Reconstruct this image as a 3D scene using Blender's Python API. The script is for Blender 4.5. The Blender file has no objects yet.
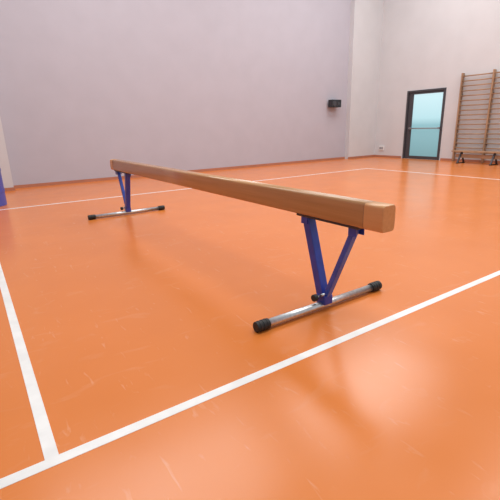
import bpy, bmesh, math
from mathutils import Vector, Matrix
S=bpy.context.scene
S.view_settings.view_transform='Standard'
S.view_settings.look='None'

# ---------------- materials ----------------
def mat(name,col,rough=.5,metal=0,spec=.5,var=0,scale=5,bump=0,bscale=40,stretch=(1,1,1),col2=None):
    m=bpy.data.materials.new(name);m.use_nodes=True;nt=m.node_tree;b=nt.nodes['Principled BSDF']
    b.inputs['Base Color'].default_value=(*col,1);b.inputs['Roughness'].default_value=rough
    b.inputs['Metallic'].default_value=metal;b.inputs['Specular IOR Level'].default_value=spec
    tc=nt.nodes.new('ShaderNodeTexCoord');mp=nt.nodes.new('ShaderNodeMapping');mp.inputs['Scale'].default_value=stretch
    nt.links.new(tc.outputs['Object'],mp.inputs['Vector'])
    if var or col2:
        n=nt.nodes.new('ShaderNodeTexNoise');n.inputs['Scale'].default_value=scale;n.inputs['Detail'].default_value=6
        nt.links.new(mp.outputs[0],n.inputs['Vector'])
        r=nt.nodes.new('ShaderNodeValToRGB');c2=col2 or tuple(min(1,c*(1+var)) for c in col)
        c1=col if col2 else tuple(c*(1-var) for c in col)
        r.color_ramp.elements[0].position=.35;r.color_ramp.elements[1].position=.65
        r.color_ramp.elements[0].color=(*c1,1);r.color_ramp.elements[1].color=(*c2,1)
        nt.links.new(n.outputs['Fac'],r.inputs['Fac']);nt.links.new(r.outputs['Color'],b.inputs['Base Color'])
    if bump:
        n2=nt.nodes.new('ShaderNodeTexNoise');n2.inputs['Scale'].default_value=bscale;n2.inputs['Detail'].default_value=4
        nt.links.new(tc.outputs['Object'],n2.inputs['Vector'])
        bp=nt.nodes.new('ShaderNodeBump');bp.inputs['Strength'].default_value=bump;bp.inputs['Distance'].default_value=.01
        nt.links.new(n2.outputs['Fac'],bp.inputs['Height']);nt.links.new(bp.outputs[0],b.inputs['Normal'])
    return m

def floor_mat():
    m=bpy.data.materials.new('orange_sport_floor');m.use_nodes=True;nt=m.node_tree;b=nt.nodes['Principled BSDF']
    tc=nt.nodes.new('ShaderNodeTexCoord')
    def noise(scale,detail=6,st=(1,1,1),rot=0,dist=0):
        mp=nt.nodes.new('ShaderNodeMapping');mp.inputs['Scale'].default_value=st;mp.inputs['Rotation'].default_value=(0,0,rot)
        nt.links.new(tc.outputs['Object'],mp.inputs['Vector'])
        n=nt.nodes.new('ShaderNodeTexNoise');n.inputs['Scale'].default_value=scale;n.inputs['Detail'].default_value=detail;n.inputs['Distortion'].default_value=dist
        nt.links.new(mp.outputs[0],n.inputs['Vector']);return n.outputs['Fac']
    def ramp(src,p0,p1,c0,c1):
        r=nt.nodes.new('ShaderNodeValToRGB');r.color_ramp.elements[0].position=p0;r.color_ramp.elements[1].position=p1
        r.color_ramp.elements[0].color=(*c0,1);r.color_ramp.elements[1].color=(*c1,1);nt.links.new(src,r.inputs['Fac']);return r.outputs['Color']
    def mix(f,a,bc):
        x=nt.nodes.new('ShaderNodeMix');x.data_type='RGBA'
        nt.links.new(f,x.inputs[0]);nt.links.new(a,x.inputs[6])
        if isinstance(bc,tuple): x.inputs[7].default_value=(*bc,1)
        else: nt.links.new(bc,x.inputs[7])
        return x.outputs[2]
    base=ramp(noise(1.1,5),.3,.7,(.665,.190,.036),(.70,.205,.042))
    scuff=ramp(noise(3.0,10,(1,2.5,1),.5,1.2),.60,.82,(0,0,0),(.14,.14,.14))
    scuff2=ramp(noise(9,8,(3,.6,1),-.4,.8),.64,.80,(0,0,0),(.26,.26,.26))
    c=mix(scuff,base,(.80,.52,.36));c=mix(scuff2,c,(.85,.6,.42))
    nt.links.new(c,b.inputs['Base Color'])
    rr=ramp(noise(2.2,6),.3,.7,(.20,.20,.20),(.26,.26,.26));nt.links.new(rr,b.inputs['Roughness'])
    b.inputs['Specular IOR Level'].default_value=.42
    bp=nt.nodes.new('ShaderNodeBump');bp.inputs['Strength'].default_value=.03;bp.inputs['Distance'].default_value=.004
    nt.links.new(noise(60,3),bp.inputs['Height']);nt.links.new(bp.outputs[0],b.inputs['Normal'])
    return m
M=dict(
 floor=floor_mat(),
 line=mat('white_line_paint',(.80,.79,.77),.35,var=.06,scale=8),
 wall=mat('lavender_wall_paint',(.46,.445,.505),.75,var=.02,scale=2,bump=.08,bscale=60),
 wall2=mat('pale_lilac_wall_paint',(.59,.59,.61),.7,var=.02,scale=2,bump=.08,bscale=60),
 base=mat('terracotta_skirting',(.42,.17,.10),.5,var=.05),
 leather=mat('tan_varnished_beam',(.445,.212,.078),.22,spec=.6,scale=6,bump=.02,bscale=220,stretch=(7,.25,7),col2=(.515,.255,.098)),
 leather_end=mat('tan_beam_end',(.58,.29,.115),.26,scale=6,bump=.02,bscale=200,stretch=(7,.5,7),col2=(.64,.335,.14)),
 seam=mat('dark_joint',(.22,.10,.045),.7),
 blue=mat('blue_enamel',(.024,.050,.34),.28,var=.15,scale=12),
 bluel=mat('blue_enamel_brace',(.03,.08,.43),.26,var=.15,scale=12),
 zinc=mat('galvanised_steel',(.62,.63,.64),.32,1,var=.12,scale=40,bump=.05,bscale=80),
 rubber=mat('black_rubber',(.012,.012,.013),.55,bump=.1),
 plate=mat('dark_steel_plate',(.05,.04,.045),.45,.4),
 frame=mat('dark_grey_aluminium',(.07,.07,.08),.4,.3),
 wood=mat('beech_wood',(.36,.22,.13),.45,var=.15,scale=6,stretch=(1,1,.2)),
 bluemat=mat('blue_vinyl',(.07,.09,.40),.4,var=.06),
 white=mat('white_plastic',(.7,.7,.7),.4),
 grey=mat('grey_plastic',(.25,.25,.27),.5),
 black=mat('black_plastic',(.02,.02,.025),.4),
)
def glass_mat():
    m=bpy.data.materials.new('daylit_frosted_glass');m.use_nodes=True;nt=m.node_tree;b=nt.nodes['Principled BSDF']
    tc=nt.nodes.new('ShaderNodeTexCoord');sp=nt.nodes.new('ShaderNodeSeparateXYZ');nt.links.new(tc.outputs['Object'],sp.inputs[0])
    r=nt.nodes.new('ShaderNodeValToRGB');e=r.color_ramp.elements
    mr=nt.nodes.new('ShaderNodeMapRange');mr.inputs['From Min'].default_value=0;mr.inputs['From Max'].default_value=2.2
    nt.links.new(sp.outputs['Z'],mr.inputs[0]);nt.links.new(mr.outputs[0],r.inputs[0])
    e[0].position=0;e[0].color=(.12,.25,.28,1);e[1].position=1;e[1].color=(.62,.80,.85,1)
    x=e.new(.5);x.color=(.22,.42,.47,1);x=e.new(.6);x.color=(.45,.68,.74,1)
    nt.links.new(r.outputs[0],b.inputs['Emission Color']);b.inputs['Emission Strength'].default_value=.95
    b.inputs['Base Color'].default_value=(.1,.2,.22,1);b.inputs['Roughness'].default_value=.15
    return m
M['glass']=glass_mat()

# ---------------- helpers ----------------
def obj(name,bm,m,parent=None,smooth=False,bev=0,seg=3):
    me=bpy.data.meshes.new(name);bm.normal_update();bm.to_mesh(me);bm.free()
    o=bpy.data.objects.new(name,me);S.collection.objects.link(o);me.materials.append(m)
    if smooth:
        for p in me.polygons:p.use_smooth=True
    if bev:
        md=o.modifiers.new('b','BEVEL');md.width=bev;md.segments=seg;md.limit_method='ANGLE'
        for p in me.polygons:p.use_smooth=True
        w=o.modifiers.new('w','WEIGHTED_NORMAL');w.keep_sharp=False
    if parent:o.parent=parent
    return o
def box(name,a,b,m,parent=None,bev=0,seg=3):
    bm=bmesh.new();bmesh.ops.create_cube(bm,size=1)
    a=Vector(a);b=Vector(b)
    for v in bm.verts: v.co=Vector([(a[i]+b[i])/2+v.co[i]*(b[i]-a[i]) for i in range(3)])
    return obj(name,bm,m,parent,bev=bev,seg=seg)
def tube(name,p,q,r,m,parent=None,r2=None,n=40,bev=0):
    p=Vector(p);q=Vector(q);d=q-p;bm=bmesh.new()
    bmesh.ops.create_cone(bm,cap_ends=True,segments=n,radius1=r,radius2=r if r2 is None else r2,depth=d.length)
    mt=Matrix.Translation((p+q)/2)@d.to_track_quat('Z','Y').to_matrix().to_4x4()
    bm.transform(mt);o=obj(name,bm,m,parent,bev=bev)
    for f in o.data.polygons:f.use_smooth=len(f.vertices)==4
    return o
def bar(name,p,q,wx,wt,m,parent=None,bev=.004):
    p=Vector(p);q=Vector(q);d=(q-p);L=d.length;z=d.normalized();x=Vector((1,0,0));x=(x-x.dot(z)*z).normalized();y=z.cross(x)
    bm=bmesh.new();bmesh.ops.create_cube(bm,size=1)
    for v in bm.verts: v.co=(p+q)/2+x*v.co.x*wx+y*v.co.y*wt+z*v.co.z*L
    return obj(name,bm,m,parent,bev=bev)
def empty(name,loc=(0,0,0)):
    e=bpy.data.objects.new(name,None);S.collection.objects.link(e);return e

# ---------------- room ----------------
X0,X1,Y0,Y1=-4.0,12.64,-5.0,10.53;HT=7
box('floor',(X0,Y0,-.1),(X1,Y1,0),M['floor'])
box('wall_back',(X0-.2,Y1,-.1),(X1+.2,Y1+.2,HT),M['wall'])
box('wall_left',(X0-.2,Y0,-.1),(X0,Y1,HT),M['wall'])
dy0,dy1,dh=7.74,9.12,2.2
bm=bmesh.new()
def addbox(bm,a,b):
    r=bmesh.ops.create_cube(bm,size=1)
    for v in r['verts']: v.co=Vector([(a[i]+b[i])/2+v.co[i]*(b[i]-a[i]) for i in range(3)])
addbox(bm,(X1,Y0,-.1),(X1+.2,dy0,HT));addbox(bm,(X1,dy1,-.1),(X1+.2,Y1,HT));addbox(bm,(X1,dy0,dh),(X1+.2,dy1,HT));addbox(bm,(X1,dy0,-.1),(X1+.2,dy1,0))
obj('wall_right',bm,M['wall2'])
box('pillar_corner',(11.25,Y1-.18,0),(X1,Y1,HT),M['wall2'])
box('pillar_left',(-1.4,Y1-.35,0),(.74,Y1,HT),M['wall2'])
box('baseboard_back',(.74,Y1-.015,0),(11.25,Y1,.07),M['base'])
box('baseboard_corner',(11.235,Y1-.195,0),(X1,Y1-.18,.07),M['base'])
box('baseboard_right',(X1-.015,Y0,0),(X1,dy0-.05,.07),M['base'])
box('baseboard_right.001',(X1-.015,dy1+.05,0),(X1,Y1-.2,.07),M['base'])
box('baseboard_left',(-1.4,Y1-.365,0),(.755,Y1-.35,.07),M['base'])
def line(n,a,b): box(n,(a[0],a[1],0),(b[0],b[1],.0015),M['line'])
w=.025
L1,L2,L3,SB=1.475,.065,7.716,9.17
line('court_line',(X0,L1-w),(SB+w,L1+w))
line('court_line.001',(L2-w,L1+w),(L2+w,L3-w))
line('court_line.002',(X0,L3-w),(SB+w,L3+w))
line('court_line.003',(SB-w,L1+w),(SB+w,L3-w))
line('court_line.004',(SB-w,Y0),(SB+w,L1-w))

# ---------------- door ----------------
d=empty('door_1')
fx0,fx1=X1-.02,X1+.12
t=.055
box('jamb_l',(fx0,dy0,0),(fx1,dy0+t,dh),M['frame'],d,.004)
box('jamb_r',(fx0,dy1-t,0),(fx1,dy1,dh),M['frame'],d,.004)
box('head',(fx0,dy0+t,dh-t),(fx1,dy1-t,dh),M['frame'],d,.004)
box('side_leaf',(X1+.03,dy1-t-.13,0),(X1+.07,dy1-t,dh-t),M['frame'],d,.004)
a,b=dy0+t,dy1-t-.13
box('stile_1',(X1+.02,a,0),(X1+.07,a+.05,dh-t),M['frame'],d,.004)
box('stile_2',(X1+.02,b-.05,0),(X1+.07,b,dh-t),M['frame'],d,.004)
box('bottom_rail',(X1+.02,a+.05,0),(X1+.07,b-.05,.10),M['frame'],d,.004)
box('top_rail',(X1+.02,a+.05,dh-t-.07),(X1+.07,b-.05,dh-t),M['frame'],d,.004)
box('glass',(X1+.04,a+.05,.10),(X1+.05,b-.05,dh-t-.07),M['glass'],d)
tube('push_bar',(X1-.05,a+.08,1.0),(X1-.05,b-.02,1.0),.018,M['grey'],d)
box('bar_bracket_1',(X1-.05,a+.03,.97),(X1+.03,a+.08,1.03),M['grey'],d)
box('bar_bracket_2',(X1-.05,b-.05,.97),(X1+.03,b-.0,1.03),M['grey'],d)

# ---------------- wall bars ----------------
wb=empty('wall_bars')
ys=[7.22,6.32,5.42,4.52];x=X1
for i,y in enumerate(ys):
    box('upright_%d'%(i+1),(x-.13,y-.02,0),(x-.02,y+.02,2.55),M['wood'],wb,.004)
    for z in (.5,1.9): box('bracket_%d'%(i+1),(x-.03,y-.03,z),(x,y+.03,z+.06),M['frame'],wb)
for k in range(17):
    z=.28+k*.136
    for i in range(3):
        tube('rung_%d_%d'%(i,k),(x-.09,ys[i]-.02,z),(x-.09,ys[i+1]+.02,z),.018,M['wood'],wb,n=16)
# ---------------- gym bench ----------------
gb=empty('gym_bench')
bx,by0,by1=12.15,4.6,7.0
box('seat',(bx-.13,by0,.33),(bx+.13,by1,.365),M['wood'],gb,.006)
box('under_rail',(bx-.03,by0+.1,.16),(bx+.03,by1-.1,.26),M['wood'],gb,.004)
for i,y in enumerate((by0+.3,(by0+by1)/2,by1-.25)):
    bar('leg_%da'%i,(bx,y,.33),(bx-.17,y,.012),.04,.04,M['frame'],gb)
    bar('leg_%db'%i,(bx,y,.33),(bx+.17,y,.012),.04,.04,M['frame'],gb)
    box('foot_%d'%i,(bx-.20,y-.03,0),(bx+.20,y+.03,.02),M['rubber'],gb)

# ---------------- small wall things ----------------
so=empty('wall_socket_box')
box('plate',(X1-.03,9.93,.24),(X1,10.13,.40),M['white'],so,.005)
for i in range(2): box('socket_%d'%i,(X1-.034,9.955+i*.085,.28),(X1-.03,10.025+i*.085,.36),M['grey'],so,.002)
sp=empty('wall_speaker')
box('cabinet',(10.30,Y1-.24,1.74),(10.74,Y1-.06,1.98),M['black'],sp,.012)
box('bracket',(10.46,Y1-.06,1.80),(10.58,Y1,1.92),M['frame'],sp)
tube('woofer',(10.42,Y1-.25,1.86),(10.42,Y1-.24,1.86),.08,M['frame'],sp)
tube('tweeter',(10.62,Y1-.25,1.86),(10.62,Y1-.24,1.86),.04,M['frame'],sp)

# ---------------- rolled mat ----------------
rm=empty('rolled_gym_mat')
bm=bmesh.new();pts=[]
N=150
for i in range(N+1):
    tt=i/N;ang=tt*2*math.pi*4;r=.06+.20*tt;pts.append((r,ang))
cx,cy,h=.155,8.30,.82
th=.040
vs=[]
for r,ang in pts:
    c,s=math.cos(ang),math.sin(ang)
    vs.append([bm.verts.new((cx+rr*c,cy+rr*s,z)) for rr,z in ((r,0),(r+th,0),(r+th,h),(r,h))])
for i in range(N):
    for j in range(4): bm.faces.new((vs[i][j],vs[i+1][j],vs[i+1][(j+1)%4],vs[i][(j+1)%4]))
bm.faces.new(vs[0]);bm.faces.new(vs[-1][::-1])
bmesh.ops.recalc_face_normals(bm,faces=bm.faces)
obj('roll',bm,M['bluemat'],rm,bev=.006)
for i,z in enumerate((.25,.6)):
    bm=bmesh.new();n=48
    rings=[[bm.verts.new((cx+rr*math.cos(k*2*math.pi/n),cy+rr*math.sin(k*2*math.pi/n),zz)) for k in range(n)] for rr,zz in ((.303,z-.02),(.306,z-.02),(.306,z+.02),(.303,z+.02))]
    for k in range(n):
        for j in range(4): bm.faces.new((rings[j][k],rings[j][(k+1)%n],rings[(j+1)%4][(k+1)%n],rings[(j+1)%4][k]))
    obj('strap_%d'%i,bm,M['bluemat'],rm)

# ---------------- balance beam ----------------
bb=empty('balance_beam')
bxc,ya,yb,zt,zb=1.829,1.372,6.375,.778,.627
hw=.0515
def profile(hw,zb,zt,n=5):
    P=[];r=.018
    for (sx,sz,a0) in ((1,1,0),(-1,1,90),(-1,-1,180),(1,-1,270)):
        cxx=sx*(hw-r);cz=(zt-r) if sz>0 else (zb+r)
        for k in range(n+1):
            a=math.radians(a0+90*k/n);P.append((cxx+r*math.cos(a),cz+r*math.sin(a)))
    res=[];m=len(P)
    for i in range(m):
        res.append(P[i]);q=P[(i+1)%m]
        if abs(q[0]-P[i][0])<1e-6 and abs(q[1]-P[i][1])>.05:
            for t in (.25,.5,.75): res.append((P[i][0]*(1+.05*math.sin(math.pi*t)),P[i][1]+(q[1]-P[i][1])*t))
    return res
def extr(name,prof,ysc,m,parent):
    bm=bmesh.new();zc=(zb+zt)/2;rows=[]
    for (y,s) in ysc:
        rows.append([bm.verts.new((bxc+px*s,y,zc+(pz-zc)*s)) for px,pz in prof])
    n=len(prof)
    for i in range(len(rows)-1):
        for k in range(n): bm.faces.new((rows[i][k],rows[i+1][k],rows[i+1][(k+1)%n],rows[i][(k+1)%n]))
    bm.faces.new(rows[0][::-1]);bm.faces.new(rows[-1])
    bmesh.ops.recalc_face_normals(bm,faces=bm.faces)
    o=obj(name,bm,m,parent)
    for f in o.data.polygons: f.use_smooth=len(f.vertices)==4
    return o
P=profile(hw,zb,zt)
CL=.13
extr('body',P,[(ya+CL,1),(yb-CL,1)],M['leather'],bb)
extr('end_cap_near',P,[(ya,.94),(ya+.003,.975),(ya+.009,1.0),(ya+CL,1.006),(ya+CL+.001,1.0)],M['leather_end'],bb)
extr('end_cap_far',P,[(yb-CL-.001,1.0),(yb-CL,1.006),(yb-.009,1.0),(yb-.003,.975),(yb,.94)],M['leather_end'],bb)
extr('seam_near',P,[(ya+CL,1.009),(ya+CL+.003,1.009)],M['seam'],bb)
extr('seam_far',P,[(yb-CL-.003,1.009),(yb-CL,1.009)],M['seam'],bb)
def legs(tag,yf,sgn):
    R=.029;hl=.566
    z=R+.004
    tube('foot_tube_'+tag,(bxc-hl+.05,yf,z),(bxc+hl-.05,yf,z),R-.003,M['zinc'],bb)
    for s in (-1,1):
        tube('foot_cap_%s_%d'%(tag,s),(bxc+s*(hl-.095),yf,z+.001),(bxc+s*hl,yf,z+.001),R+.004,M['rubber'],bb,bev=.004)
        for k in range(3):
            xx=bxc+s*(hl-.08+k*.026)
            tube('cap_ridge_%s_%d_%d'%(tag,s,k),(xx,yf,z+.001),(xx+s*.010,yf,z+.001),R+.0055,M['rubber'],bb)
    ytop1=yf+sgn*.17
    ytop2=yf-sgn*.25
    box('mount_plate_'+tag,(bxc-.045,min(ytop1+sgn*.07,ytop2-sgn*.05),zb-.012),(bxc+.045,max(ytop1+sgn*.07,ytop2-sgn*.05),zb+.002),M['plate'],bb,.002)
    bar('leg_main_'+tag,(bxc,ytop1,zb-.008),(bxc,yf+.004*sgn,.075),.062,.060,M['blue'],bb)
    bar('leg_brace_'+tag,(bxc,ytop2,zb-.008),(bxc,yf-sgn*.030,.11),.042,.036,M['bluel'],bb)
    box('socket_'+tag,(bxc-.036,yf-.045,z+.012),(bxc+.036,yf+.040,z+.075),M['blue'],bb,.005)
    tube('pivot_bolt_'+tag,(bxc-.05,yf-sgn*.02,.115),(bxc+.05,yf-sgn*.02,.115),.009,M['zinc'],bb,n=20)
    tube('knob_stem_'+tag,(bxc-.075,yf,.10),(bxc-.03,yf,.10),.007,M['zinc'],bb,n=20)
    tube('knob_'+tag,(bxc-.100,yf,.10),(bxc-.070,yf,.10),.024,M['rubber'],bb,n=24,bev=.005)
    for nm,yy in (('a',ytop1),('b',ytop2)):
        for s in (-1,1):
            box('lug_%s_%s_%d'%(tag,nm,s),(bxc+s*.034-.003,yy-.03,zb-.06),(bxc+s*.034+.003,yy+.03,zb-.010),M['blue'],bb,.001)
legs('near',1.845,1)
legs('far',5.925,-1)

# ---------------- lights ----------------
W=bpy.data.worlds.new('World');S.world=W;W.use_nodes=True
W.node_tree.nodes['Background'].inputs[0].default_value=(.95,.97,1,1);W.node_tree.nodes['Background'].inputs[1].default_value=.60
def area(n,loc,sx,sy,e,rot=(0,0,0),col=(1,.985,.96)):
    l=bpy.data.lights.new(n,'AREA');l.shape='RECTANGLE';l.size=sx;l.size_y=sy;l.energy=e;l.color=col
    o=bpy.data.objects.new(n,l);S.collection.objects.link(o);o.location=loc;o.rotation_euler=rot
for i,(lx,ly,e) in enumerate([(2.5,1.6,200),(9,1.6,240),(2.5,7.2,240),(9,7.2,260)]):
    area('ceiling_light' if i==0 else 'ceiling_light.%03d'%i,(lx,ly,6.8),5.0,2.6,e)

# ---------------- camera ----------------
f,pitch,roll,yaw=409.2462,.2910,-.0258,.5906
c,s=math.cos(pitch),math.sin(pitch)
F=Vector((0,c,-s));U=Vector((0,s,c));R=Vector((1,0,0))
R2=R*math.cos(roll)+U*math.sin(roll);U2=U*math.cos(roll)-R*math.sin(roll)
def cv(v): return Vector((math.cos(yaw)*v.x+math.sin(yaw)*v.y,-math.sin(yaw)*v.x+math.cos(yaw)*v.y,v.z))
R2,U2,F=cv(R2),cv(U2),cv(F)
mtx=Matrix(((R2.x,U2.x,-F.x,0),(R2.y,U2.y,-F.y,0),(R2.z,U2.z,-F.z,1.2),(0,0,0,1)))
cd=bpy.data.cameras.new('camera');cd.sensor_width=36;cd.lens=f/500*36;cd.shift_y=-.002
co=bpy.data.objects.new('camera',cd);S.collection.objects.link(co);co.matrix_world=mtx
S.camera=co
